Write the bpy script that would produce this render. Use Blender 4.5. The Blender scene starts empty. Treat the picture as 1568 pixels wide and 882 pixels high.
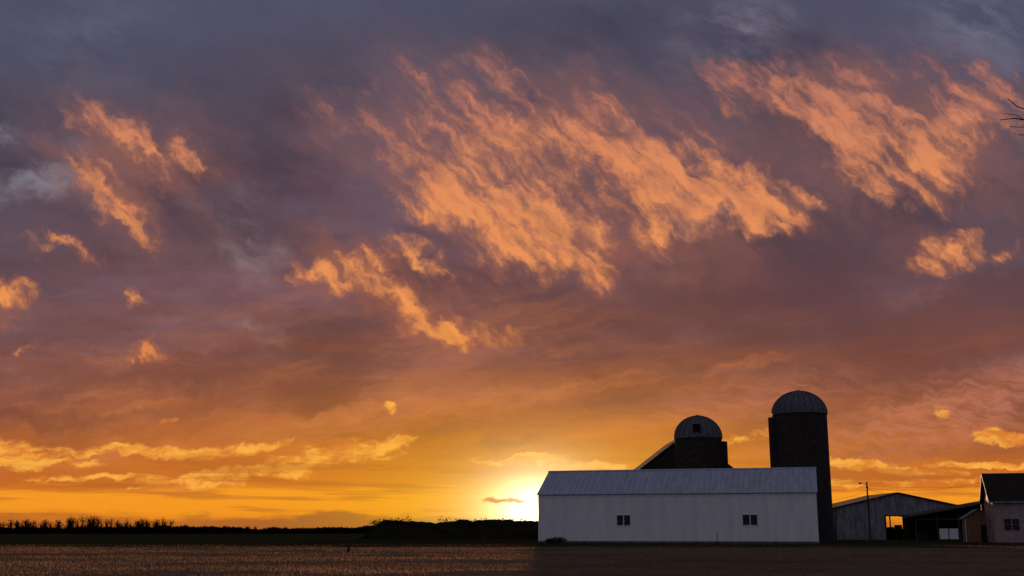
import bpy, bmesh, math, random
import numpy as np
from mathutils import Vector, Matrix, noise as mnoise

random.seed(7); rng = np.random.default_rng(7)
scene = bpy.context.scene
scene.view_settings.view_transform = 'Standard'
try: scene.view_settings.look = 'None'
except Exception: pass
scene.view_settings.exposure = 0

def s2l(c):
    return tuple((x/255/12.92 if x/255 <= .04045 else ((x/255+.055)/1.055)**2.4) for x in c)

SUN_AZ, SUN_EL = math.radians(1.6), math.radians(2.1)

# ------------------------------------------------------------------ node helper
class G:
    def __init__(s, tree): s.t = tree; s.n = tree.nodes; s.l = tree.links
    def put(s, sock, v):
        if isinstance(v, bpy.types.NodeSocket): s.l.new(v, sock)
        else: sock.default_value = v
    def m(s, op, a, b=None, c=None, clamp=False):
        n = s.n.new('ShaderNodeMath'); n.operation = op; n.use_clamp = clamp
        s.put(n.inputs[0], a)
        if b is not None: s.put(n.inputs[1], b)
        if c is not None: s.put(n.inputs[2], c)
        return n.outputs[0]
    def vm(s, op, a, b=None, scale=None, c=None):
        n = s.n.new('ShaderNodeVectorMath'); n.operation = op
        s.put(n.inputs[0], a)
        if b is not None: s.put(n.inputs[1], b)
        if c is not None: s.put(n.inputs[2], c)
        if scale is not None: s.put(n.inputs['Scale'], scale)
        return n.outputs['Value'] if op in ('LENGTH', 'DOT_PRODUCT', 'DISTANCE') else n.outputs['Vector']
    def map(s, v, loc=(0,0,0), rot=0, scale=(1,1,1), typ='TEXTURE'):
        n = s.n.new('ShaderNodeMapping'); n.vector_type = typ
        s.l.new(v, n.inputs['Vector'])
        n.inputs['Location'].default_value = loc
        n.inputs['Rotation'].default_value = (0,0,math.radians(rot))
        n.inputs['Scale'].default_value = scale
        return n.outputs[0]
    def noise(s, v, scale=5, detail=4, rough=.5, dist=0, color=False, lac=2.0, dim='3D'):
        n = s.n.new('ShaderNodeTexNoise'); n.noise_dimensions = dim
        s.l.new(v, n.inputs['Vector'])
        n.inputs['Scale'].default_value = scale; n.inputs['Detail'].default_value = detail
        n.inputs['Roughness'].default_value = rough; n.inputs['Distortion'].default_value = dist
        n.inputs['Lacunarity'].default_value = lac
        return n.outputs['Color'] if color else n.outputs['Fac']
    def mr(s, v, a, b, c=0., d=1., smooth=True):
        n = s.n.new('ShaderNodeMapRange'); n.interpolation_type = 'SMOOTHSTEP' if smooth else 'LINEAR'
        s.put(n.inputs['Value'], v)
        for k, x in zip(('From Min','From Max','To Min','To Max'), (a,b,c,d)): s.put(n.inputs[k], x)
        return n.outputs['Result']
    def ramp(s, v, stops):
        n = s.n.new('ShaderNodeValToRGB'); s.put(n.inputs[0], v)
        e = n.color_ramp.elements
        while len(e) < len(stops): e.new(.5)
        for i, (p, c) in enumerate(stops):
            e[i].position = p
        for i, (p, c) in enumerate(stops):
            e[i].position = p; e[i].color = (*c, 1)
        return n.outputs[0]
    def mix(s, f, a, b, typ='MIX'):
        n = s.n.new('ShaderNodeMix'); n.data_type = 'RGBA'; n.blend_type = typ
        s.put(n.inputs[0], f)
        for i, v in ((6, a), (7, b)):
            if isinstance(v, bpy.types.NodeSocket): s.l.new(v, n.inputs[i])
            else: n.inputs[i].default_value = (*v, 1)
        return n.outputs[2]
    def comb(s, x, y, z=0.):
        n = s.n.new('ShaderNodeCombineXYZ')
        for i, v in enumerate((x,y,z)): s.put(n.inputs[i], v)
        return n.outputs[0]

# ------------------------------------------------------------------ sky
world = bpy.data.worlds.new("World"); scene.world = world; world.use_nodes = True
world.cycles.sampling_method = 'MANUAL'; world.cycles.sample_map_resolution = 256
wt = world.node_tree; wt.nodes.clear(); g = G(wt)
tc = wt.nodes.new('ShaderNodeTexCoord')
sep = wt.nodes.new('ShaderNodeSeparateXYZ'); wt.links.new(tc.outputs['Generated'], sep.inputs[0])
X, Y, Z = sep.outputs
yy = g.m('MAXIMUM', Y, .08)
a = g.m('DIVIDE', X, yy); b = g.m('DIVIDE', Z, yy)
P = g.comb(a, b, 0.)
w1 = g.vm('SUBTRACT', g.noise(P, 7, 3, .6, color=True, dim='2D'), (.5,.5,.5))
w2 = g.vm('SUBTRACT', g.noise(P, 34, 3, .65, color=True, dim='2D'), (.5,.5,.5))
PF = g.vm('ADD', P, g.vm('SCALE', w2, scale=.018))

seq = [None]   # evaluation is chained through this so the shader never holds many vectors at once
def blobs(coord, items):
    acc = None
    for i, (cx, cy, rx, ry, rot, st) in enumerate(items):
        if i % 4 == 0:
            prev = acc if acc is not None else seq[0]
            cc = coord if prev is None else g.vm('MULTIPLY_ADD', prev, (1e-7,1e-7,0), c=coord)
        q = g.map(cc, (cx,cy,0), rot, (rx,ry,1))
        d = g.m('MULTIPLY_ADD', g.vm('LENGTH', q), -st, st)
        acc = d if acc is None else g.m('MAXIMUM', acc, d)
    r = g.m('MAXIMUM', acc, 0.); seq[0] = r
    return r
def after(coord):
    return coord if seq[0] is None else g.vm('MULTIPLY_ADD', seq[0], (1e-7,1e-7,0), c=coord)

PW = g.vm('ADD', g.vm('ADD', P, g.vm('SCALE', w1, scale=.08)), g.vm('SCALE', w2, scale=.045))
high = [  # tan-azimuth, tan-elevation, radii, rotation, strength
 (-.045,.312,.135,.062,-30,1.2), (.020,.285,.110,.050,-42,1.2), (.110,.335,.170,.060,-16,1.25),
 (.190,.318,.130,.040,-16,1.35), (-.005,.262,.065,.05,-40,1.1), (.065,.265,.055,.035,-60,1.1), (.13,.285,.055,.03,-60,1.15), (.225,.305,.08,.028,-20,1.2),
 (.03,.365,.26,.095,-12,.85), (-.17,.375,.13,.045,-18,.45), (.0,.44,.25,.06,-5,.40),
 (.320,.375,.130,.065,-30,1.1), (.385,.345,.075,.052,-60,1.15), (.27,.41,.15,.055,-14,.82),(.43,.39,.12,.055,20,.85),(.35,.43,.15,.05,0,.5),
 (.412,.248,.048,.036,-10,1.35), (.460,.25,.022,.018,0,.6),
 (-.170,.232,.060,.024,-30,1.15), (-.110,.210,.085,.026,-42,1.15), (-.060,.182,.090,.024,-14,1.3), (-.085,.245,.06,.022,-25,.95), (-.13,.25,.04,.014,-20,.8),
 (-.340,.352,.080,.024,-44,1.15), (-.375,.375,.12,.035,-38,.68), (-.385,.315,.11,.034,-32,.75), (-.355,.295,.06,.022,-40,.85),
 (-.425,.255,.055,.018,-15,.8), (-.480,.225,.06,.020,-25,.9),
 (-.350,.212,.032,.013,-40,.65), (-.335,.160,.036,.018,-5,.85), (-.455,.160,.04,.012,0,.5),
]
mh = blobs(PW, high)
n1 = g.noise(g.map(after(PF), (0,0,0), -46, (2.2,.64,1)), 17, 6, .64, dim='2D')
dens = g.m('MULTIPLY_ADD', mh, 1.45, g.m('MULTIPLY', g.m('SUBTRACT', n1, .5), 2.2))
nf = g.noise(g.map(after(PF), (2,0,0), -50, (1.7,.75,1)), 75, 4, .62, dim='2D')
dens = g.m('MULTIPLY_ADD', g.m('SUBTRACT', nf, .5), .60, dens)
dens = g.m('MULTIPLY', dens, g.mr(mh, .0, .38))
dH = g.mr(dens, .02, 1.35)
n2 = g.noise(g.map(g.vm('ADD', after(PF), (.004,-.012,0)), (0,0,0), -46, (2.2,.64,1)), 17, 3, .64, dim='2D')
litH = g.m('MULTIPLY_ADD', g.m('SUBTRACT', n1, n2), 2.4, g.mr(dens, .2, 1.7, .0, .9))
litH = g.m('MULTIPLY_ADD', g.m('SUBTRACT', nf, .5), .6, litH, clamp=True)
seq[0] = litH
# thin dusky veil around the lit clouds
veil = blobs(PW, [(.04,.345,.33,.15,-12,1.), (.34,.385,.22,.12,-18,1.), (-.36,.34,.17,.10,-32,.8), (-.11,.225,.16,.07,-26,.8), (.40,.27,.10,.06,0,.4)])
nv = g.noise(g.map(after(PF), (4,2,0), -42, (1.9,.7,1)), 10, 6, .64, dim='2D')
dV = g.m('MULTIPLY', g.mr(veil, .0, .75), g.mr(nv, .32, .66, .08, .85)); seq[0] = dV

PL = g.vm('ADD', g.vm('MULTIPLY_ADD', w1, (.07,.018,0), c=P), g.vm('MULTIPLY', w2, (.03,.014,0)))
low = [
 (-.455,.066,.075,.018,-4,1.4), (-.33,.069,.14,.007,1,1.25), (-.24,.071,.07,.008,6,1.25),
 (-.275,.046,.085,.010,8,1.4), (-.215,.053,.05,.008,-4,1.2), (-.150,.068,.075,.014,5,1.25), (-.10,.078,.03,.009,12,1.1),
 (.045,.061,.085,.006,-3,1.4), (-.105,.110,.013,.007,-15,.85), (-.325,.096,.010,.006,-5,.9),
 (.44,.081,.045,.010,-4,1.9), (.33,.058,.08,.006,-6,1.4), (.42,.058,.08,.004,-3,1.4), (.2,.08,.1,.006,14,.6),
 (-.40,.060,.05,.005,-8,.8), (-.37,.045,.09,.004,0,.8), (.39,.098,.03,.012,-40,.5), (.3,.045,.2,.004,0,.9),
]
ml = blobs(PL, low)
l1 = g.noise(g.map(after(PF), (0,0,0), 8, (1.9,.55,1)), 48, 4, .64, dim='2D')
densL = g.m('MULTIPLY_ADD', ml, 1.5, g.m('MULTIPLY', g.m('SUBTRACT', l1, .5), 2.4))
densL = g.m('MULTIPLY', densL, g.mr(ml, 0., .25))
dL = g.mr(densL, .10, 1.15); seq[0] = dL

w = g.m('DIVIDE', 1., g.m('ADD', g.m('MAXIMUM', b, -.02), .10))
Q = g.comb(g.m('MULTIPLY', a, w), w, 0.)
band = g.noise(g.map(Q, (0,0,0), 0, (1.6,.5,1)), 1.6, 6, .64, dim='2D')
bb = g.m('ADD', b, g.m('MULTIPLY', g.m('SUBTRACT', band, .5), g.mr(b, .02, .2, .022, .15)))
bb = g.m('ADD', bb, g.m('MULTIPLY', g.m('MULTIPLY', a, a), g.mr(b, .03, .2, .0, .25)))
base = g.ramp(g.m('MULTIPLY', g.m('ADD', bb, .03), 1/.6, clamp=True), [((p+.03)/.6, s2l(c)) for p, c in [
 (-.03,(150,75,30)), (.000,(186,98,34)), (.008,(218,122,32)), (.020,(242,150,36)), (.034,(246,154,40)), (.039,(202,108,40)), (.048,(188,98,42)),
 (.06,(190,101,44)), (.09,(170,94,54)), (.124,(150,88,66)), (.184,(127,84,79)), (.245,(108,79,86)), (.31,(96,77,87)),
 (.373,(88,75,89)), (.44,(81,75,91)), (.52,(79,78,99))]])
hz = g.mr(b, .02, .12)
soft2 = g.noise(g.map(after(PF), (3,1,0), -25, (1.7,.75,1)), 5.0, 6, .58, dim='2D')
col = g.mix(g.m('MULTIPLY', g.mr(soft2, .42, .68), g.m('MULTIPLY', hz, .75)), base, g.mix(1., base, (.57,.57,.62), 'MULTIPLY'))
soft = g.noise(after(Q), 1.1, 6, .60, dim='2D')
col = g.mix(g.m('MULTIPLY', g.mr(soft, .48, .72), g.m('MULTIPLY', hz, .6)), col, g.mix(1., base, (1.42,1.42,1.48), 'MULTIPLY'))
wave = g.noise(g.map(after(PF), (1,2,0), 10, (2.5,.5,1)), 13, 6, .63, dim='2D')
col = g.mix(g.m('MULTIPLY', g.mr(wave, .48, .78), g.m('MULTIPLY', g.m('MULTIPLY', g.mr(b,.03,.08), g.mr(b,.28,.10)), .6)), col, s2l((206,124,76)))
col = g.mix(g.m('MULTIPLY', g.mr(wave, .50, .26), g.m('MULTIPLY', g.m('MULTIPLY', g.mr(b,.045,.08), g.mr(b,.32,.14)), .7)), col, s2l((106,66,62)))
bank = blobs(PW, [(.44,.185,.30,.055,24,1.5), (.20,.205,.25,.055,6,1.), (.30,.245,.26,.07,8,.85), (.46,.115,.16,.03,-4,.7), (-.30,.135,.25,.03,-3,.8), (-.42,.10,.2,.02,0,.7)])
col = g.mix(g.mr(bank, .02, .9, 0., .74), col, g.mix(g.mr(b, .14, .27), s2l((112,66,58)), s2l((84,64,74))))
salm = blobs(PL, [(.40,.105,.24,.045,14,1.15), (.22,.115,.2,.035,8,.7), (-.35,.155,.15,.02,-4,.5)])
ripple = g.noise(g.map(after(PF), (1,2,0), -6, (1.6,.35,1)), 60, 3, .6, dim='2D')
col = g.mix(g.m('MULTIPLY', g.mr(salm, .02, 1.), g.mr(ripple, .3, .7, .1, .7)), col, s2l((190,116,96)))
blue = blobs(PW, [(-.48,.335,.13,.045,-12,1.2), (-.40,.335,.08,.04,-30,.6), (-.25,.27,.07,.045,-50,.7), (.22,.48,.12,.07,40,.7), (.47,.48,.14,.1,10,.7), (-.42,.47,.2,.1,0,.4), (.18,.295,.10,.025,-5,.7), (-.27,.175,.10,.02,-5,.8)])
nb = g.noise(g.map(after(PF),(0,0,0),-20,(1.9,.75,1)), 16, 5, .64, dim='2D')
sky = wt.nodes.new('ShaderNodeTexSky'); sky.sky_type = 'NISHITA'; sky.sun_disc = False
sky.sun_elevation = SUN_EL; sky.sun_rotation = SUN_AZ; sky.air_density = 1.2; sky.dust_density = 2.0
bluecol = g.vm('MULTIPLY_ADD', sky.outputs[0], (.06,.06,.06), c=s2l((98,98,126)))
col = g.mix(g.m('MULTIPLY', g.mr(blue, .0, 1.), g.mr(nb, .38, .72, .0, .8)), col, bluecol)
vcol = g.ramp(g.m('MULTIPLY', b, 2., clamp=True), [(.3,s2l((184,108,74))), (.6,s2l((158,100,84))), (.85,s2l((132,92,90))), (1,s2l((112,86,92)))])
col = g.mix(g.m('MULTIPLY', dV, .78), col, vcol)
hcol = g.ramp(g.m('MULTIPLY', b, 2., clamp=True), [(0,s2l((255,165,62))), (.33,s2l((244,154,78))), (.5,s2l((236,148,88))), (.66,s2l((228,142,92))), (.8,s2l((206,128,98))), (1,s2l((158,104,98)))])
hshade = g.ramp(g.m('MULTIPLY', b, 2., clamp=True), [(0,s2l((180,94,56))), (.35,s2l((164,96,74))), (.6,s2l((148,96,84))), (1,s2l((114,84,90)))])
col = g.mix(g.m('MULTIPLY', dH, .95), col, g.mix(litH, hshade, hcol))
lcol = g.mix(g.mr(l1, .35, .65), s2l((220,126,50)), s2l((255,178,70)))
sc = (.0235,.018,0)
def glow(rx, ry, pw):
    d = g.vm('LENGTH', g.map(P, sc, 0, (rx,ry,1)))
    return g.m('POWER', 2.718, g.m('MULTIPLY', g.m('POWER', d, pw), -1.))
col = g.mix(g.m('MULTIPLY', glow(.32,.066,1.4), .64), col, s2l((248,150,26)))
col = g.mix(g.m('MULTIPLY', dL, .9), col, lcol)
st = g.noise(g.map(after(P), (5,0,0), -1, (6,.28,1)), 22, 4, .6, dim='2D')
stm = g.m('MULTIPLY', g.mr(st, .48, .62), g.m('MULTIPLY', g.mr(b, .002, .012), g.mr(b, .085, .045)))
col = g.mix(g.m('MULTIPLY', stm, .6), col, s2l((178,94,40)))
hc = g.m('ADD', b, g.m('MULTIPLY', g.m('SUBTRACT', g.noise(g.map(after(P),(0,0,0),0,(2,.6,1)), 30, 5, .6, dim='2D'), .5), .030))
hcm = g.m('MULTIPLY', g.mr(hc, .018, .009), g.mr(g.m('ABSOLUTE', g.m('ADD', a, .12)), .24, .08, .4, .9))
col = g.mix(hcm, col, s2l((158,86,44)))
gl = g.mix(g.m('MULTIPLY', glow(.100,.038,1.2), .95), col, s2l((255,204,34)))
gl = g.vm('ADD', gl, g.vm('SCALE', g.comb(4.5,4.0,2.8), scale=glow(.022,.016,1.05)))
smc = g.m('MULTIPLY', g.mr(g.vm('LENGTH', g.map(PL, (.000,.026,0), 0, (.018,.0030,1))), 1.1, .5), .75)
gl = g.mix(smc, gl, s2l((206,116,32)))
gl = g.mix(g.mr(Z, 0., -.05), gl, (.03,.02,.016))
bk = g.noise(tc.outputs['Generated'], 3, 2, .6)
back = g.mix(bk, (.128,.130,.182), (.215,.198,.245))  # unseen sky behind the camera, brightened to light the barn front
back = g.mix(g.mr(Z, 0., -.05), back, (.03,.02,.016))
bg1 = wt.nodes.new('ShaderNodeBackground'); wt.links.new(gl, bg1.inputs[0])
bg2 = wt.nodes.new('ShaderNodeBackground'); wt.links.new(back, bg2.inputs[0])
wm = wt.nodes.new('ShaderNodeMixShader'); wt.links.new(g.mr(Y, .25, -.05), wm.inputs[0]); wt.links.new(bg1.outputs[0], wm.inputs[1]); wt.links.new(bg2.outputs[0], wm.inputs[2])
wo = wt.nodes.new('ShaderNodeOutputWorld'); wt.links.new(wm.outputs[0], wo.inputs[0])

sun_d = bpy.data.lights.new('sun', 'SUN'); sun_d.energy = 4.0; sun_d.angle = math.radians(.6); sun_d.color = (1,.53,.28)
sun = bpy.data.objects.new('sun', sun_d); scene.collection.objects.link(sun)
dv = Vector((math.sin(SUN_AZ)*math.cos(SUN_EL), math.cos(SUN_AZ)*math.cos(SUN_EL), math.sin(SUN_EL)))
sun.rotation_euler = dv.to_track_quat('Z', 'Y').to_euler()
sun.location = (20, 300, 60)

# ------------------------------------------------------------------ materials
def mat(name, c1, c2=None, scale=4, rough=.8, metal=0., bump=0., bscale=40, stretch=(1,1,1), lo=.35, hi=.65, rib=None, spec=.3, detail=6):
    m = bpy.data.materials.new(name); m.use_nodes = True
    t = m.node_tree; h = G(t); bs = t.nodes['Principled BSDF']
    tcn = t.nodes.new('ShaderNodeTexCoord'); o = tcn.outputs['Object']
    v = h.map(o, scale=stretch, typ='POINT')
    if c2 is None: c2 = tuple(x*.75 for x in c1)
    n = h.noise(v, scale, detail, .62)
    c = h.mix(h.mr(n, lo, hi), c1, c2)
    t.links.new(c, bs.inputs['Base Color'])
    bs.inputs['Roughness'].default_value = rough; bs.inputs['Metallic'].default_value = metal
    bs.inputs['Specular IOR Level'].default_value = spec
    hgt = None
    if bump:
        hgt = h.m('MULTIPLY', h.noise(v, bscale, 4, .6), bump)
    if rib:
        ax, freq, amt = rib
        s = t.nodes.new('ShaderNodeSeparateXYZ'); t.links.new(o, s.inputs[0])
        r = h.m('POWER', h.m('ABSOLUTE', h.m('SINE', h.m('MULTIPLY', s.outputs[ax], math.pi*freq))), 6.)
        r = h.m('MULTIPLY', r, amt); hgt = r if hgt is None else h.m('ADD', hgt, r)
    if hgt is not None:
        bn = t.nodes.new('ShaderNodeBump'); bn.inputs['Distance'].default_value = 1.; bn.inputs['Strength'].default_value = 1.
        t.links.new(hgt, bn.inputs['Height']); t.links.new(bn.outputs[0], bs.inputs['Normal'])
    return m

M_white = mat('white_painted_siding', (.74,.735,.74), (.65,.645,.66), .35, .6, stretch=(3,3,.5), rib=(0,3.3,.006), bump=.0005)
M_trim = mat('white_trim', (.78,.78,.78), (.66,.66,.66), 3, .5)
M_roof = mat('galvanised_roof_metal', (.38,.42,.49), (.28,.315,.38), .8, .55, .0, stretch=(3,.4,1), bump=.001, lo=.3, hi=.7)
M_stave = mat('weathered_silo_staves', (.022,.018,.016), (.095,.075,.060), 3.2, .9, stretch=(1.6,1.6,.5), bump=.01, bscale=20, lo=.45, hi=.9)
M_dome = mat('silo_dome_metal', (.115,.12,.14), (.045,.047,.055), 3, .5, .35, bump=.004, bscale=10, lo=.3, hi=.75)
M_seam = mat('dome_seam_metal', (.05,.05,.058), (.035,.035,.04), 3, .6, .3)
M_hoop = mat('rusty_hoop_steel', (.05,.035,.028), (.02,.016,.014), 6, .7, .4)
M_dark = mat('dark_void_interior', (.008,.008,.009), (.004,.004,.005), 2, .9, spec=.05)
M_glass = mat('dark_window_glass', (.012,.013,.016), (.008,.008,.01), 2, .12, spec=.25)
M_oldwood = mat('old_barn_boards', (.035,.026,.022), (.018,.014,.012), 2, .9, stretch=(4,4,.4), bump=.006)
M_oldroof = mat('old_roof_sheets', (.03,.028,.028), (.05,.042,.038), 1.5, .8, rib=(1,1.4,.02))
M_shedwall = mat('grey_shed_siding', (.26,.25,.27), (.13,.125,.14), 1.2, .7, stretch=(2,2,.4), rib=(0,1.6,.02))
M_shedroof = mat('shed_roof_metal', (.05,.05,.055), (.03,.03,.034), 1., .8, spec=.1)
M_brownwood = mat('tan_plank_wall', (.34,.17,.085), (.20,.10,.055), 2, .8, stretch=(6,6,.5), rib=(0,4.,.01))
M_siding = mat('cream_lap_siding', (.36,.27,.25), (.27,.20,.19), 1.5, .7, rib=(2,4.5,.02))
M_bluewall = mat('blue_grey_metal_sheet', (.12,.165,.22), (.07,.105,.15), 2, .6, rib=(1,3.,.01))
M_shingle = mat('dark_shingle_roof', (.020,.016,.015), (.034,.027,.025), 6, .95, stretch=(1,1,1), rib=(1,4,.01), spec=.05)
M_pole = mat('pole_timber', (.06,.045,.035), (.035,.027,.022), 4, .9, stretch=(6,6,.6), bump=.01)
M_wire = mat('cable_rubber', (.02,.02,.02), None, 4, .7)
M_bark = mat('tree_bark', (.030,.022,.018), (.015,.012,.010), 14, .9, stretch=(1,1,.3), bump=.01, bscale=40)
M_distree = mat('distant_tree_twigs', (.034,.022,.015), (.016,.012,.009), .2, .95, spec=.0)
M_forest = mat('distant_forest_mass', (.024,.019,.015), (.014,.011,.01), .05, 1., spec=.0)
M_mound = mat('mound_earth_grass', (.022,.020,.011), (.012,.010,.007), .4, 1., bump=.15, bscale=2, spec=.0)
M_bush = mat('shrub_leaves', (.025,.028,.012), (.015,.014,.008), 2, .95, spec=.02)
M_stone = mat('field_stone', (.16,.145,.13), (.07,.065,.06), 3, .9, bump=.04, bscale=6)

# ------------------------------------------------------------------ geometry helpers
def link(o, parent=None):
    scene.collection.objects.link(o)
    if parent: o.parent = parent
    return o
def empty(name, loc, rz=0):
    e = bpy.data.objects.new(name, None); e.location = loc; e.rotation_euler = (0,0,math.radians(rz))
    e.empty_display_size = .5
    return link(e)
def mesh(name, vs, fs, m, parent=None, smooth=False):
    me = bpy.data.meshes.new(name); me.from_pydata([tuple(v) for v in vs], [], fs); me.update()
    me.materials.append(m)
    if smooth: me.polygons.foreach_set('use_smooth', [True]*len(me.polygons))
    return link(bpy.data.objects.new(name, me), parent)
BOXF = [(0,3,2,1),(4,5,6,7),(0,1,5,4),(1,2,6,5),(2,3,7,6),(3,0,4,7)]
def boxverts(x0,x1,y0,y1,z0,z1):
    return [(x0,y0,z0),(x1,y0,z0),(x1,y1,z0),(x0,y1,z0),(x0,y0,z1),(x1,y0,z1),(x1,y1,z1),(x0,y1,z1)]
def box(name, b6, m, parent=None, bev=0):
    o = mesh(name, boxverts(*b6), BOXF, m, parent)
    if bev:
        md = o.modifiers.new('b', 'BEVEL'); md.width = bev; md.segments = 2
    return o
def boxes(name, lst, m, parent=None):
    vs, fs = [], []
    for q in lst:
        k = len(vs); vs += boxverts(*q); fs += [tuple(i+k for i in f) for f in BOXF]
    return mesh(name, vs, fs, m, parent)
def wall(name, prof, openings, y, th, m, parent, axis='x'):
    def top(s):
        for (p0,z0),(p1,z1) in zip(prof, prof[1:]):
            if p0-1e-6 <= s <= p1+1e-6: return z0+(z1-z0)*(s-p0)/(p1-p0)
        return prof[-1][1]
    bp = sorted(set([p for p,_ in prof]+[v for o in openings for v in o[:2]]))
    vs, fs = [], []
    def put(s, z): vs.append((s,y,z) if axis == 'x' else (y,s,z)); return len(vs)-1
    for s0, s1 in zip(bp, bp[1:]):
        mid = (s0+s1)/2; cuts = sorted([(o[2],o[3]) for o in openings if o[0] < mid < o[1]])
        z = 0.
        for c0, c1 in cuts:
            if c0 > z: fs.append([put(s0,z),put(s1,z),put(s1,c0),put(s0,c0)])
            z = c1
        fs.append([put(s0,z),put(s1,z),put(s1,top(s1)),put(s0,top(s0))])
    o = mesh(name, vs, fs, m, parent)
    bm = bmesh.new(); bm.from_mesh(o.data); bmesh.ops.remove_doubles(bm, verts=bm.verts, dist=1e-4)
    bmesh.ops.recalc_face_normals(bm, faces=bm.faces); bm.to_mesh(o.data); bm.free()
    md = o.modifiers.new('s', 'SOLIDIFY'); md.thickness = th; md.offset = 0
    return o
def slab(name, p0, p1, p2, p3, th, m, parent):
    p = [Vector(q) for q in (p0,p1,p2,p3)]
    n = (p[1]-p[0]).cross(p[3]-p[0]).normalized()
    if n.z < 0: n = -n
    return mesh(name, [*p, *[q+n*th for q in p]], BOXF, m, parent)
def tube(name, pts, r, m, parent=None, r1=None):
    cu = bpy.data.curves.new(name, 'CURVE'); cu.dimensions = '3D'; cu.bevel_depth = 1.; cu.bevel_resolution = 2
    sp = cu.splines.new('POLY'); sp.points.add(len(pts)-1)
    for i, p in enumerate(pts):
        sp.points[i].co = (*p, 1); sp.points[i].radius = r+((r1 if r1 is not None else r)-r)*i/max(1,len(pts)-1)
    cu.materials.append(m); return link(bpy.data.objects.new(name, cu), parent)

# ------------------------------------------------------------------ camera
cam_d = bpy.data.cameras.new('camera'); cam = link(bpy.data.objects.new('camera', cam_d))
cam_d.sensor_width = 36; cam_d.lens = 39.03; cam_d.clip_end = 20000; cam_d.clip_start = .1
cam.location = (0,0,1.2); cam.rotation_euler = (math.radians(90+12.4), 0, 0)
scene.camera = cam

# ------------------------------------------------------------------ ground
def axis_vals(lo, hi, near0, near1, step):
    v = list(np.arange(near0, near1+.01, step)); s = step
    x = near1
    while x < hi: s *= 1.25; x += s; v.append(min(x, hi))
    s = step; x = near0
    while x > lo: s *= 1.25; x -= s; v.insert(0, max(x, lo))
    return np.array(v)
gx = axis_vals(-12000, 12000, -90, 90, 1.5); gy = axis_vals(-3000, 15000, 10, 170, 1.5)
def gz(x, y):
    f = max(0, 1-math.hypot(x, y-80)/260)
    if y > 116: f *= max(0, 1-(y-116)/6)
    return f*(.12*mnoise.noise(Vector((x*.03,y*.05,0)))+.035*mnoise.noise(Vector((x*.3,y*.3,3))))
vs = [(x,y,gz(x,y)) for y in gy for x in gx]; nx = len(gx)
fs = [(j*nx+i, j*nx+i+1, (j+1)*nx+i+1, (j+1)*nx+i) for j in range(len(gy)-1) for i in range(nx-1)]
mg = bpy.data.materials.new('field_ground'); mg.use_nodes = True; t = mg.node_tree; h = G(t); bs = t.nodes['Principled BSDF']
tg = t.nodes.new('ShaderNodeTexCoord'); o = tg.outputs['Object']
sx = t.nodes.new('ShaderNodeSeparateXYZ'); t.links.new(o, sx.inputs[0])
n_big = h.noise(h.map(o, scale=(.03,.06,1), typ='POINT'), 1, 6, .6)
n_fine = h.noise(h.map(o, scale=(1,1.3,1), typ='POINT'), 1.5, 8, .7)
dry = h.mix(h.mr(n_fine, .35, .65), (.180,.122,.080), (.095,.068,.046))
grn = h.mix(h.mr(n_fine, .35, .65), (.036,.038,.016), (.020,.020,.010))
yn = h.m('ADD', sx.outputs[1], h.m('MULTIPLY', h.m('SUBTRACT', n_big, .5), 60.))
c = h.mix(h.mr(yn, 80, 102), dry, grn)
c = h.mix(h.m('MULTIPLY', h.mr(n_big, .50, .64), .4), c, grn)
t.links.new(c, bs.inputs['Base Color']); bs.inputs['Roughness'].default_value = 1; bs.inputs['Specular IOR Level'].default_value = 0
bn = t.nodes.new('ShaderNodeBump'); bn.inputs['Distance'].default_value = .12; bn.inputs['Strength'].default_value = .6
t.links.new(h.noise(o, 3, 8, .75), bn.inputs['Height']); t.links.new(bn.outputs[0], bs.inputs['Normal'])
mesh('ground', vs, fs, mg, smooth=True)

# grass: one mesh of many blades
mgr = bpy.data.materials.new('dry_grass_blades'); mgr.use_nodes = True; t = mgr.node_tree; h = G(t); t.nodes.clear()
tg = t.nodes.new('ShaderNodeTexCoord'); nn = h.noise(h.map(tg.outputs['Object'], scale=(.07,.16,1), typ='POINT'), 1, 7, .7)
gc = h.mix(h.mr(nn, .38, .62), (.34,.21,.125), (.12,.088,.052))
df = t.nodes.new('ShaderNodeBsdfDiffuse'); tr = t.nodes.new('ShaderNodeBsdfTranslucent'); mx = t.nodes.new('ShaderNodeMixShader'); ot = t.nodes.new('ShaderNodeOutputMaterial')
t.links.new(gc, df.inputs[0]); t.links.new(gc, tr.inputs[0]); mx.inputs[0].default_value = .45
t.links.new(df.outputs[0], mx.inputs[1]); t.links.new(tr.outputs[0], mx.inputs[2]); t.links.new(mx.outputs[0], ot.inputs[0])
NB = 250000
yb = 20+(112-20)*rng.random(NB)**1.25; xb = (rng.random(NB)*2-1)*(yb*.56+8)
keep = np.array([mnoise.noise(Vector((x*.12,y*.14,5)))+.4*mnoise.noise(Vector((x*.6,y*.6,1))) > -.30+.3*random.random() for x, y in zip(xb, yb)])
keep &= rng.random(NB) < np.clip((114-yb)/25, 0, 1)
xb = xb[keep]; yb = yb[keep]; n = len(xb)
zb = np.array([gz(x,y) for x, y in zip(xb, yb)])-.01
hb = (.03+.10*rng.random(n)**2.5); ang = rng.random(n)*math.pi; wd = .008+.010*rng.random(n)
lx = (rng.random(n)-.5)*hb*1.2; ly = (rng.random(n)-.5)*hb*1.2
V = np.empty((n,3,3)); 
V[:,0] = np.c_[xb-np.cos(ang)*wd, yb-np.sin(ang)*wd, zb]; V[:,1] = np.c_[xb+np.cos(ang)*wd, yb+np.sin(ang)*wd, zb]; V[:,2] = np.c_[xb+lx, yb+ly, zb+hb]
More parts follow.
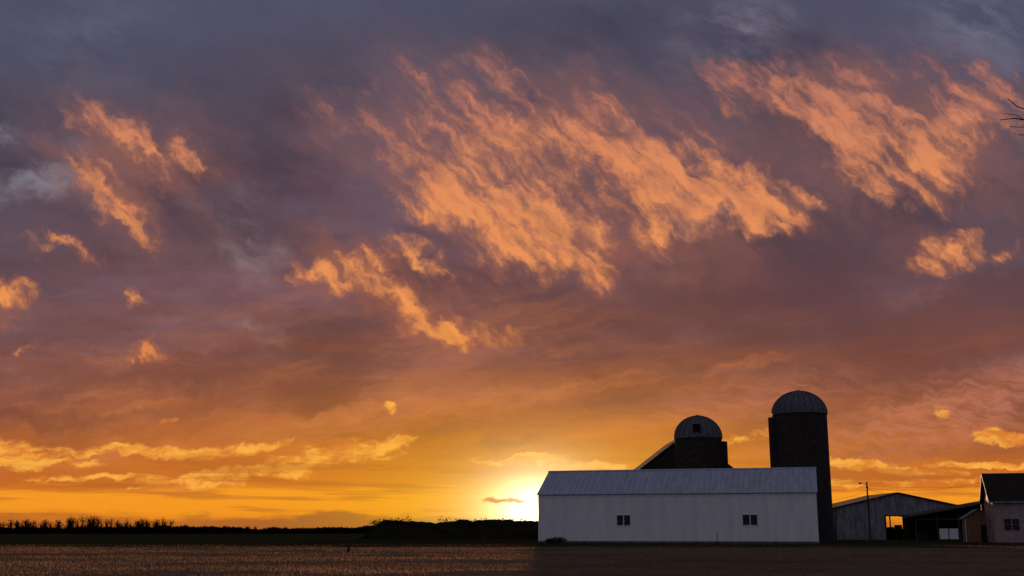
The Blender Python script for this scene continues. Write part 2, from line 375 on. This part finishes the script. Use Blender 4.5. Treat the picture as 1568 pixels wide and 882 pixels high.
def tri_mesh(name, V, m):
    n = len(V); me = bpy.data.meshes.new(name)
    me.vertices.add(n*3); me.vertices.foreach_set('co', V.reshape(-1).astype(np.float32))
    me.loops.add(n*3); me.loops.foreach_set('vertex_index', np.arange(n*3, dtype=np.int32))
    me.polygons.add(n); me.polygons.foreach_set('loop_start', np.arange(0,n*3,3,dtype=np.int32))
    me.update(calc_edges=True); me.validate(); me.materials.append(m)
    return link(bpy.data.objects.new(name, me))
tri_mesh('grass', V, mgr)

# ------------------------------------------------------------------ long white barn
L, D, HW, HR = 30.7, 12., 5.43, 8.25
barn = empty('white_barn', (3.14,130,0), -15.1)
wins = [(9.0,10.5,1.95,3.05), (22.9,24.45,1.95,3.05)]
wall('front_wall', [(0,HW),(L,HW)], wins, 0, .16, M_white, barn)
wall('back_wall', [(0,HW),(L,HW)], [], D, .16, M_white, barn)
wall('gable_wall_1', [(.09,HW),(D/2,HR-.05),(D-.09,HW)], [(4,8,0,4)], 0, .16, M_white, barn, axis='y')
wall('gable_wall_2', [(.09,HW),(D/2,HR-.05),(D-.09,HW)], [(4,8,0,4)], L, .16, M_white, barn, axis='y')
sl = (HR-HW)/(D/2)
ov = .25
slab('roof_front', (-ov,-ov,HW-ov*sl+.03), (L+ov,-ov,HW-ov*sl+.03), (L+ov,D/2,HR+.03), (-ov,D/2,HR+.03), .08, M_roof, barn)
slab('roof_back', (-ov,D+ov,HW-ov*sl+.03), (L+ov,D+ov,HW-ov*sl+.03), (L+ov,D/2+.002,HR+.03), (-ov,D/2+.002,HR+.03), .08, M_roof, barn)
vs, fs = [], []
x = -.2
while x < L+.2:
    for yA, yB, zA, zB in ((-ov,D/2,HW-ov*sl,HR),(D+ov,D/2,HW-ov*sl,HR)):
        k = len(vs)
        off = .03+.08/math.cos(math.atan(sl))
        for (yy_, zz_) in ((yA,zA),(yB,zB)):
            vs += [(x-.045,yy_,zz_+off-.01),(x-.02,yy_,zz_+off+.05),(x+.02,yy_,zz_+off+.05),(x+.045,yy_,zz_+off-.01)]
        fs += [(k,k+1,k+5,k+4),(k+1,k+2,k+6,k+5),(k+2,k+3,k+7,k+6),(k,k+3,k+2,k+1),(k+4,k+5,k+6,k+7)]
    x += .61
mesh('roof_ribs', vs, fs, M_roof, barn)
mesh('ridge_cap', [(-.3,D/2-.3,HR+.03),(-.3,D/2,HR+.19),(-.3,D/2+.3,HR+.03),(L+.3,D/2-.3,HR+.03),(L+.3,D/2,HR+.19),(L+.3,D/2+.3,HR+.03)], [(0,3,4,1),(1,4,5,2),(0,1,2),(3,5,4),(0,2,5,3)], M_roof, barn)
boxes('corner_trim', [(-.11,.07,-.12,-.082,0,HW-.1),(L-.07,L+.11,-.12,-.082,0,HW-.1),(.2,L-.2,-.11,-.083,HW-.32,HW-.16)], M_trim, barn)
boxes('foundation', [(-.1,L+.1,-.14,-.1,-.2,.22)], M_stone, barn)
for i, (x0,x1,z0,z1) in enumerate(wins):
    boxes('window_frame_%d'%(i+1), [(x0-.07,x0,-.13,.02,z0-.07,z1+.07),(x1,x1+.07,-.13,.02,z0-.07,z1+.07),(x0,x1,-.13,.02,z1,z1+.07),(x0,x1,-.15,.02,z0-.08,z0),((x0+x1)/2-.05,(x0+x1)/2+.05,-.10,.02,z0,z1)], M_trim, barn)
    box('window_pane_%d'%(i+1), (x0,x1,.03,.05,z0,z1), M_glass, barn)
boxes('interior_floor', [(.2,L-.2,.2,D-.2,-.05,.03)], M_dark, barn)

# ------------------------------------------------------------------ silos
def silo(name, cx, cy, r, H, rise, chute_ang, hatch=None):
    e = empty(name, (cx,cy,0))
    N = 64; vs = []; fs = []
    for z in (-.2, H):
        vs += [(r*math.cos(2*math.pi*i/N), r*math.sin(2*math.pi*i/N), z) for i in range(N)]
    fs = [(i,(i+1)%N,N+(i+1)%N,N+i) for i in range(N)]
    mesh('stave_wall', vs, fs, M_stave, e, smooth=True)
    hv, hf = [], []
    zz = .6
    while zz < H-.1:
        k = len(hv); NN = 48
        for dz, rr in ((-.022,r+.004),(0,r+.035),(.022,r+.004)):
            hv += [(rr*math.cos(2*math.pi*i/NN), rr*math.sin(2*math.pi*i/NN), zz+dz) for i in range(NN)]
        for q in range(2):
            hf += [(k+q*NN+i,k+q*NN+(i+1)%NN,k+(q+1)*NN+(i+1)%NN,k+(q+1)*NN+i) for i in range(NN)]
        zz += .76 if zz < H*.6 else .95
    mesh('steel_hoops', hv, hf, M_hoop, e)
    dv_, df = [], []; R = r+.06; rings = 12; N = 72
    for j in range(rings+1):
        ph = j/rings*math.pi/2*.985
        for i in range(N):
            rr = R*math.cos(ph)*(1+(.008 if i%3 == 0 else 0))
            dv_.append((rr*math.cos(2*math.pi*i/N), rr*math.sin(2*math.pi*i/N), H+rise*math.sin(ph)*(1+(.006 if i%3 == 0 else 0))))
    for j in range(rings):
        df += [(j*N+i,j*N+(i+1)%N,(j+1)*N+(i+1)%N,(j+1)*N+i) for i in range(N)]
    df.append(tuple(rings*N+i for i in range(N)))
    mesh('dome_roof', dv_, df, M_dome, e, smooth=True)
    cu = bpy.data.curves.new('dome_seams', 'CURVE'); cu.dimensions = '3D'; cu.bevel_depth = .035; cu.bevel_resolution = 1
    for i in range(24):
        th = 2*math.pi*i/24; sp = cu.splines.new('POLY'); sp.points.add(12)
        for j in range(13):
            ph = j/12*math.pi/2*.96; sp.points[j].co = ((R+.04)*math.cos(ph)*math.cos(th), (R+.04)*math.cos(ph)*math.sin(th), H+(rise+.03)*math.sin(ph), 1)
    cu.materials.append(M_seam); link(bpy.data.objects.new('dome_seams', cu), e)
    rv, rf = [], []; NN = 64
    for z, rr in ((H-.14,R+.05),(H+.06,R+.05),(H+.06,r-.1),(H-.14,r+.0)):
        rv += [(rr*math.cos(2*math.pi*i/NN), rr*math.sin(2*math.pi*i/NN), z) for i in range(NN)]
    for q in range(3): rf += [(q*NN+i,q*NN+(i+1)%NN,(q+1)*NN+(i+1)%NN,(q+1)*NN+i) for i in range(NN)]
    mesh('dome_rim', rv, rf, M_dome, e)
    ca = math.radians(chute_ang); rot = Matrix.Rotation(ca, 4, 'Z')
    pv = []; q = 10
    for z in (0., H-.5):
        pv += [rot @ Vector((r-.1+.75*math.cos(math.radians(-90+180*i/q))*1.1, .48*math.sin(math.radians(-90+180*i/q)), z)) for i in range(q+1)]
    pf = [(i,i+1,q+1+i+1,q+1+i) for i in range(q)]+[tuple(q+1+i for i in range(q+1))]
    mesh('unloading_chute', pv, pf, M_oldwood, e)
    la = ca+math.radians(-28); lb = []
    for s in (-.2,.2): lb.append((r+.10,r+.14,s-.02,s+.02,0,H))
    for i in range(int(H/.4)): lb.append((r+.10,r+.13,-.2,.2,.4*i+.2,.4*i+.23))
    lo = boxes('ladder', lb, M_hoop, e); lo.rotation_euler = (0,0,la)
    tube('dome_vent', [(0,0,H+rise-.05),(0,0,H+rise+.12)], .22, M_dome, e)
    if hatch:
        ha, zc, hw, hh = hatch
        hb_ = boxes('dome_hatch', [(R*.80,R*.985,-hw,hw,zc-hh,zc+hh)], M_dark, e); hb_.rotation_euler = (0,0,math.radians(ha))
        hf_ = boxes('hatch_frame', [(R*.75,R*1.0,-hw-.08,-hw,zc-hh,zc+hh),(R*.75,R*1.0,hw,hw+.08,zc-hh,zc+hh),(R*.70,R*1.02,-hw-.12,hw+.12,zc+hh,zc+hh+.08)], M_dome, e); hf_.rotation_euler = (0,0,math.radians(ha))
    return e
silo('tall_silo', 36.2, 140, 3.33, 15.75, 2.85, 184)
silo('short_silo', 25.0, 150, 3.12, 13.55, 2.95, -6, hatch=(-102, 13.55+.95, .48, .62))

# old gabled barn behind the short silo
ob = empty('old_gabled_barn', (24.6,158,0), 0)
HA, HE, HWD = 14.6, 4.6, 13.3
wall('gable_wall_front', [(-HWD,HE),(0,HA),(HWD,HE)], [(-2,2,0,4)], 0, .2, M_oldwood, ob)
wall('gable_wall_back', [(-HWD,HE),(0,HA),(HWD,HE)], [], 20, .2, M_oldwood, ob)
wall('side_wall_1', [(.15,HE-.1),(19.85,HE-.1)], [], -HWD+.1, .2, M_oldwood, ob, axis='y')
wall('side_wall_2', [(.15,HE-.1),(19.85,HE-.1)], [], HWD-.1, .2, M_oldwood, ob, axis='y')
s_ = (HA-HE)/HWD
slab('roof_1', (-HWD-.6,-.5,HE-.6*s_+.1), (0,-.5,HA+.1), (0,20.5,HA+.1), (-HWD-.6,20.5,HE-.6*s_+.1), .15, M_oldroof, ob)
slab('roof_2', (HWD+.6,-.5,HE-.6*s_+.1), (0.01,-.5,HA+.1), (0.01,20.5,HA+.1), (HWD+.6,20.5,HE-.6*s_+.1), .15, M_oldroof, ob)

# ------------------------------------------------------------------ farm shed (see-through doorway)
fsd = empty('farm_shed', (52.5,185,0), 0)
prof = [(0,4.9),(10.6,7.35),(20.5,5.3)]
wall('front_wall', prof, [(8.5,11.2,0,3.7)], 0, .18, M_shedwall, fsd)
wall('back_wall', prof, [(12.6,17.2,0,3.9)], 15, .18, M_shedwall, fsd)
wall('side_wall_1', [(.1,4.8),(14.9,4.8)], [], .1, .18, M_shedwall, fsd, axis='y')
wall('side_wall_2', [(.1,5.2),(14.9,5.2)], [], 20.4, .18, M_shedwall, fsd, axis='y')
slab('roof_1', (-.6,-.5,4.85), (10.6,-.5,7.42), (10.6,15.5,7.42), (-.6,15.5,4.85), .16, M_shedroof, fsd)
slab('roof_2', (21.2,-.5,5.2), (10.61,-.5,7.42), (10.61,15.5,7.42), (21.2,15.5,5.2), .16, M_shedroof, fsd)
boxes('doorway_frame', [(8.3,8.5,-.16,.12,0,3.9),(11.2,11.4,-.16,.12,0,3.9),(8.5,11.2,-.16,.12,3.7,3.9)], M_oldwood, fsd)
boxes('inner_rails', [(8.6,19.5,7.,7.12,1.0,1.15),(8.6,19.5,7.,7.12,1.9,2.0),(11.4,11.6,7.,7.15,0,5),(14.4,14.6,7.,7.15,0,5),(12.0,13.4,9,10.5,0,1.7),(13.2,14.2,9.2,10.2,0,2.4)], M_oldwood, fsd)
boxes('wall_panels', [(1.0,3.2,-.14,-.1,.2,3.0),(4.0,6.6,-.14,-.1,.4,3.2),(12.4,15.,-.14,-.1,.2,3.)], M_shedwall, fsd)

# open lean-to shed
ls = empty('open_lean_to_shed', (58.6,165,0), -8)
slab('roof', (-.6,-.6,3.3), (-.6,8.5,3.5), (12,8.5,5.75), (12,-.6,5.55), .2, M_shedroof, ls)
boxes('posts', [(x,x+.2,0,.2,0,3.35+x*.18) for x in (0,3.,6.,9.,11.2)], M_pole, ls)
wall('back_wall', [(0,3.3),(11.4,5.35)], [], 8, .15, M_oldwood, ls)
wall('side_wall', [(.2,5.3),(7.8,5.4)], [], 11.5, .15, M_oldwood, ls, axis='y')
boxes('white_panels', [(3.3,4.5,-.06,.0,0.2,1.7),(4.65,5.9,-.06,0,.2,1.7)], M_trim, ls)
boxes('beam', [(-.2,11.4,.02,.16,2.95,3.15)], M_pole, ls)
boxes('stored_crates', [(.8,2.4,2,3.4,0,1.2),(6.6,8.6,2.,4.,0,1.6),(9.5,10.8,1.,3.,0,2.1)], M_oldwood, ls)

# small tool shed
ts = empty('tool_shed', (56.3,141,0), -16)
wall('front_wall', [(0,2.9),(1.6,3.9),(3.2,2.9)], [(1.75,2.7,0,2.1)], 0, .1, M_brownwood, ts)
wall('back_wall', [(0,2.9),(1.6,3.9),(3.2,2.9)], [], 4, .1, M_brownwood, ts)
wall('side_wall_1', [(.06,2.85),(3.94,2.85)], [], 0.05, .1, M_bluewall, ts, axis='y')
wall('side_wall_2', [(.06,2.85),(3.94,2.85)], [], 3.15, .1, M_bluewall, ts, axis='y')
slab('roof_1', (-.35,-.25,2.74), (1.6,-.25,3.96), (1.6,4.25,3.96), (-.35,4.25,2.74), .08, M_bluewall, ts)
slab('roof_2', (3.55,-.25,2.74), (1.605,-.25,3.96), (1.605,4.25,3.96), (3.55,4.25,2.74), .08, M_bluewall, ts)
boxes('door', [(1.77,2.68,.02,.06,.03,2.08)], M_oldwood, ts)
boxes('corner_boards', [(-.04,.06,-.09,-.052,0,2.85),(3.12,3.24,-.09,-.052,0,2.85)], M_trim, ts)

# farmhouse at the right edge
hs = empty('farmhouse', (56.6,133,0), -16)
W_, D_, E_, R_ = 13., 8., 5.0, 8.05
hw_ = [(1.0,1.75,1.4,2.7),(1.85,2.6,1.4,2.7),(7,8.2,1.4,2.8)]
wall('front_wall', [(0,E_),(W_,E_)], hw_, 0, .16, M_siding, hs)
wall('back_wall', [(0,E_),(W_,E_)], [], D_, .16, M_siding, hs)
wall('gable_wall_1', [(.09,E_),(D_/2,R_-.05),(D_-.09,E_)], [(3.4,4.4,1.4,2.6)], 0, .16, M_siding, hs, axis='y')
wall('gable_wall_2', [(.09,E_),(D_/2,R_-.05),(D_-.09,E_)], [], W_, .16, M_siding, hs, axis='y')
s_ = (R_-E_)/(D_/2)
slab('roof_1', (-.5,-.5,E_-.5*s_+.03), (W_+.5,-.5,E_-.5*s_+.03), (W_+.5,D_/2,R_+.03), (-.5,D_/2,R_+.03), .12, M_shingle, hs)
slab('roof_2', (-.5,D_+.5,E_-.5*s_+.03), (W_+.5,D_+.5,E_-.5*s_+.03), (W_+.5,D_/2+.01,R_+.03), (-.5,D_/2+.01,R_+.03), .12, M_shingle, hs)
for k, (x0,x1,z0,z1) in enumerate(hw_):
    boxes('window_frame_%d'%(k+1), [(x0-.05,x0,-.12,.02,z0-.05,z1+.05),(x1,x1+.05,-.12,.02,z0-.05,z1+.05),(x0,x1,-.12,.02,z1,z1+.06),(x0,x1,-.12,.02,z0-.06,z0),(x0,x1,-.10,.02,(z0+z1)/2-.02,(z0+z1)/2+.02)], M_siding, hs)
    box('window_pane_%d'%(k+1), (x0,x1,.03,.05,z0,z1), M_glass, hs)
box('gable_window_pane', (.02,.04,3.4,4.4,1.4,2.6), M_glass, hs)
boxes('corner_boards', [(-.1,.06,-.12,-.083,0,E_-.1)], M_siding, hs)
def rake(y0,z0,y1,z1): return [(-.56,y0,z0-.22),(-.5,y0,z0-.22),(-.5,y1,z1-.22),(-.56,y1,z1-.22),(-.56,y0,z0),(-.5,y0,z0),(-.5,y1,z1),(-.56,y1,z1)]
mesh('rake_board_1', rake(-.5,E_-.5*s_+.1,D_/2,R_+.1), BOXF, M_shedwall, hs)
mesh('rake_board_2', rake(D_+.5,E_-.5*s_+.1,D_/2,R_+.1), BOXF, M_shedwall, hs)
boxes('eave_fascia', [(-.5,W_+.5,-.56,-.5,E_-.5*s_-.08,E_-.5*s_+.12)], M_shedwall, hs)

# utility pole with yard lamp
up = empty('utility_pole', (50.4,160,0))
tube('pole_shaft', [(0,0,-.2),(0,0,8.2)], .15, M_pole, up, r1=.10)
tube('lamp_arm', [(0,0,7.7),(-.4,0,8.0),(-.85,0,8.02)], .035, M_hoop, up)
bm = bmesh.new(); bmesh.ops.create_cone(bm, cap_ends=True, segments=16, radius1=.22, radius2=.08, depth=.26)
me = bpy.data.meshes.new('lamp_head'); bm.to_mesh(me); bm.free(); me.materials.append(M_hoop); lh = bpy.data.objects.new('lamp_head', me); lh.location = (-.95,0,7.98); link(lh, up)
boxes('insulator_bracket', [(-.12,.12,-.3,.3,7.35,7.45),(-.03,.03,-.28,-.22,7.45,7.6),(-.03,.03,.22,.28,7.45,7.6)], M_hoop, up)
def wires(name, specs):
    cu = bpy.data.curves.new(name, 'CURVE'); cu.dimensions = '3D'; cu.bevel_depth = .014; cu.bevel_resolution = 1
    for p, q, sag in specs:
        pts = []
        for i in range(25):
            s = i/24; v = Vector(p).lerp(Vector(q), s); v.z -= sag*4*s*(1-s); pts.append(v)
        sp = cu.splines.new('POLY'); sp.points.add(len(pts)-1)
        for i, v in enumerate(pts): sp.points[i].co = (*v, 1)
    cu.materials.append(M_wire); return link(bpy.data.objects.new(name, cu))
wires('power_lines', [((50.4,159.8,7.6),(78,150,8.4),.7), ((50.4,160.2,7.6),(38.9,141,6.4),.3), ((50.4,160.2,7.5),(61,185,7.6),.5),
                      ((50.4,159.8,7.3),(60.9,138,7.9),.9), ((39,142,4.9),(50.4,160,6.9),.2), ((50.4,160.2,7.2),(72.5,185,5.6),.4)])

# ------------------------------------------------------------------ earth mound and shrubs behind the field
def mound():
    vs, fs = [], []; xs = np.linspace(-27, 62, 260); ys = np.linspace(-9, 9, 14)
    for v in ys:
        for x in xs:
            e = min(1, max(0, (x+27)/5)); e = e*e*(3-2*e)
            f = max(0, 1-(abs(v)/9)**2)**.8
            hgt = 3.25+.55*mnoise.noise(Vector((x*.12,0,1)))+.4*mnoise.noise(Vector((x*.5,v*.3,2)))+.22*mnoise.noise(Vector((x*1.9,v,2)))
            hgt -= .5*math.exp(-((x+14)/3.5)**2)
            vs.append((x, 200+v, e*f*hgt-.05))
    n = len(xs)
    fs = [(j*n+i,j*n+i+1,(j+1)*n+i+1,(j+1)*n+i) for j in range(len(ys)-1) for i in range(n-1)]
    mesh('earth_mound', vs, fs, M_mound, smooth=True)
mound()
def leaf_cloud(name, centers, nleaf, size, m, twigs=True):
    T = []
    for (cx,cy,cz,rx,ry,rz) in centers:
        for _ in range(nleaf):
            d = Vector((random.gauss(0,1),random.gauss(0,1),random.gauss(0,1))).normalized()*random.random()**.4
            p = Vector((cx+d.x*rx, cy+d.y*ry, max(.02,cz+d.z*rz)))
            s = size*(.5+random.random())
            T.append([[p.x+random.uniform(-s,s), p.y+random.uniform(-s,s), p.z+random.uniform(-s,s)] for _ in range(3)])
        if twigs:
            for _ in range(26):
                dx = random.uniform(-1,1)*rx*1.1; top = cz+rz*random.uniform(.5,1.35)
                T.append([[cx+dx*.4-.03,cy,0],[cx+dx*.4+.03,cy,0],[cx+dx,cy+random.uniform(-1,1)*ry,top]])
    return tri_mesh(name, np.array(T), m)
leaf_cloud('shrub', [(-23.6+i*.95+random.uniform(-.3,.3),196+random.uniform(-1,1),1.8+random.uniform(-.3,.5),1.1,1.,1.6+random.uniform(-.2,.6)) for i in range(7)], 260, .17, M_bush)
leaf_cloud('shrub', [(-2+i*1.3,201,2.8+.4*random.random(),1.2,1,.7+.4*random.random()) for i in range(-8,5)], 120, .14, M_bush, twigs=False)
leaf_cloud('shrub', [(46.2+i*.7,171+random.uniform(-.5,.5),2.6+random.uniform(-.6,1.3),.8,.8,1.8) for i in range(4)], 240, .13, M_bush)
leaf_cloud('shrub', [(5.0,126.6,.3,.9,.5,.45),(4.2,126.9,.2,.6,.4,.35)], 500, .06, M_bush)

bm = bmesh.new()
for i in range(14):
    mt = Matrix.Translation((5.0+random.uniform(-.8,.8),127.6+random.uniform(-.4,.2),.15+random.random()*.35)) @ Matrix.Rotation(random.random()*3,4,'X') @ Matrix.Diagonal((.3+random.random()*.2,.25,.2,1))
    r_ = bmesh.ops.create_icosphere(bm, subdivisions=2, radius=1, matrix=mt)
    for v in r_['verts']: v.co += Vector((random.uniform(-.03,.03),)*3)
me = bpy.data.meshes.new('stone_pile'); bm.to_mesh(me); bm.free(); me.materials.append(M_stone); link(bpy.data.objects.new('stone_pile', me))

def post(x, y, hgt, r=.05):
    N = 8; vs = []; 
    for z, rr in ((-.1,r),(hgt*.95,r*.9),(hgt,r*.5)): vs += [(rr*math.cos(2*math.pi*i/N)+z*.06, rr*math.sin(2*math.pi*i/N), z) for i in range(N)]
    fs = [(q*N+i,q*N+(i+1)%N,(q+1)*N+(i+1)%N,(q+1)*N+i) for q in range(2) for i in range(N)]+[tuple(2*N+i for i in range(N))]
    o = mesh('fence_post', vs, fs, M_pole); o.location = (x,y,0)
post(-9.9, 69, .48, .09); post(22.0, 122.2, 1.2, .04); post(-3.9,150,1.0,.05); post(-9.5,165,1.1,.05)

# ------------------------------------------------------------------ distant trees
def tree_line(name, specs, m):
    T = []
    for (x,y,h_) in specs:
        w0 = .25+.02*h_
        T.append([[x-w0,y,0],[x+w0,y,0],[x+random.uniform(-.4,.4),y,h_]])
        sp_ = h_*random.uniform(.22,.36)
        for _ in range(34):
            z0 = h_*random.uniform(.08,.7); dx = random.uniform(-1,1)*sp_; dz = random.uniform(.15,.42)*h_
            zt = min(z0+dz, h_*random.uniform(.8,1.0)); ww = random.uniform(.1,.26)
            T.append([[x-ww+dx*.1,y,z0],[x+ww+dx*.1,y,z0],[x+dx,y+random.uniform(-2,2),zt]])
        for _ in range(150):
            a_ = random.random()*6.28; r_ = random.random()**.5
            px = x+math.cos(a_)*r_*sp_*1.1; pz = h_*(.50+.44*math.sin(a_)*r_); s = random.uniform(.18,.6)
            T.append([[px+random.uniform(-s,s), y+random.uniform(-1,1), pz+random.uniform(-s,s)] for _ in range(3)])
        for _ in range(26):
            px = x+random.uniform(-1,1)*4; s = random.uniform(.7,1.6)
            T.append([[px-s,y,0],[px+s,y,0],[px+random.uniform(-.5,.5),y,h_*random.uniform(.2,.5)]])
    tri_mesh(name, np.array(T), m)
sp1 = []
x = -760.
while x < -275:
    k = mnoise.noise(Vector((x*.025,0,0)))+.5*mnoise.noise(Vector((x*.09,0,2)))
    sp1.append((x, 900+random.uniform(-25,25), (12.2+4.5*k)*random.uniform(.78,1.12)))
    x += random.uniform(.8,3.2)
tree_line('distant_trees', sp1, M_distree)
sp2 = []
x = -330.
while x < -100:
    f = 1-min(1, max(0,(x+290)/190)); sp2.append((x, 980+random.uniform(-25,25), (3.6+3.6*f)*random.uniform(.75,1.2)))
    x += random.uniform(1.2,3.5)
tree_line('distant_trees', sp2, M_distree)
T = []
x = -4500.
while x < 4500:
    h_ = 15+9*mnoise.noise(Vector((x*.004,0,0)))+5*mnoise.noise(Vector((x*.02,0,4)))+random.uniform(-1.5,1.8); s = random.uniform(5,12)
    h_ = max(h_, 5)
    T.append([[x-s,3000,0],[x+s,3000,0],[x,3000,h_]]); T.append([[x-s,3000.5,0],[x+s,3000.5,0],[x+s*.8,3000.5,h_*.8]]); T.append([[x-s,3001,0],[x+s,3001,0],[x-s*.7,3001,h_*.85]])
    x += 3.2
tri_mesh('distant_forest', np.array(T), M_forest)

# ------------------------------------------------------------------ bare tree just right of the view, one bough reaches in
def bare_tree():
    root = empty('bare_tree', (8.9,12.4,0))
    segs = []
    def grow(p, d, r, ln, depth):
        n = 4; pts = [p.copy()]
        for i in range(n):
            d = (d+Vector((random.uniform(-.16,.16),random.uniform(-.16,.16),random.uniform(-.06,.12)))).normalized()
            p = p+d*ln/n; pts.append(p.copy())
        segs.append((pts, r, r*.55))
        if depth > 0:
            for k in range(3):
                q = pts[random.randint(2,n)]
                dd = (d+Vector((random.uniform(-.2,.95),random.uniform(-.8,.8),random.uniform(-.1,.6)))).normalized()
                grow(q, dd, r*.55, ln*random.uniform(.5,.72), depth-1)
    segs.append(([Vector((0,0,-.2)),Vector((.03,0,1.2)),Vector((-.02,.05,2.6)),Vector((.05,.1,4.2)),Vector((.2,.1,6.5))], .19, .07))
    for d0, z in (((.8,.2,.7),2.6),((.4,-.7,.8),3.2),((.5,.8,.9),3.6),((.6,0,1),4.3),((.3,-.4,1),5.2),((.3,.5,1.1),6.2)):
        grow(Vector((.05,.05,z)), Vector(d0).normalized(), .07, 2., 3)
    B = lambda pts, r0, r1: segs.append(([Vector(p)+Vector((-.03,0,.76)) for p in pts], r0, r1))
    B([(.03,.05,3.4),(-.7,-.1,4.2),(-1.5,-.3,4.72),(-2.3,-.4,4.98),(-2.75,-.4,5.05)], .05, .014)
    B([(-2.55,-.4,5.02),(-2.9,-.42,5.02),(-3.12,-.42,5.06),(-3.30,-.42,5.04)], .012, .004)
    B([(-2.75,-.4,5.05),(-2.95,-.42,5.16),(-3.08,-.42,5.20),(-3.18,-.42,5.30)], .010, .004)
    B([(-2.5,-.4,5.02),(-2.75,-.4,4.93),(-2.98,-.42,4.86),(-3.1,-.42,4.86)], .010, .004)
    B([(-3.0,-.42,5.03),(-3.1,-.42,5.1),(-3.24,-.42,5.12)], .006, .003)
    B([(-2.95,-.42,5.02),(-3.05,-.42,4.95),(-3.2,-.42,4.96)], .006, .003)
    B([(-2.3,-.4,4.98),(-2.6,-.45,5.25),(-2.8,-.45,5.42)], .010, .004)
    cu = bpy.data.curves.new('trunk_and_branches', 'CURVE'); cu.dimensions = '3D'; cu.bevel_depth = 1; cu.bevel_resolution = 2
    for pts, r0, r1 in segs:
        s = cu.splines.new('POLY'); s.points.add(len(pts)-1)
        for i, p in enumerate(pts): s.points[i].co = (*p,1); s.points[i].radius = r0+(r1-r0)*i/(len(pts)-1)
    cu.materials.append(M_bark); link(bpy.data.objects.new('trunk_and_branches', cu), root)
bare_tree()
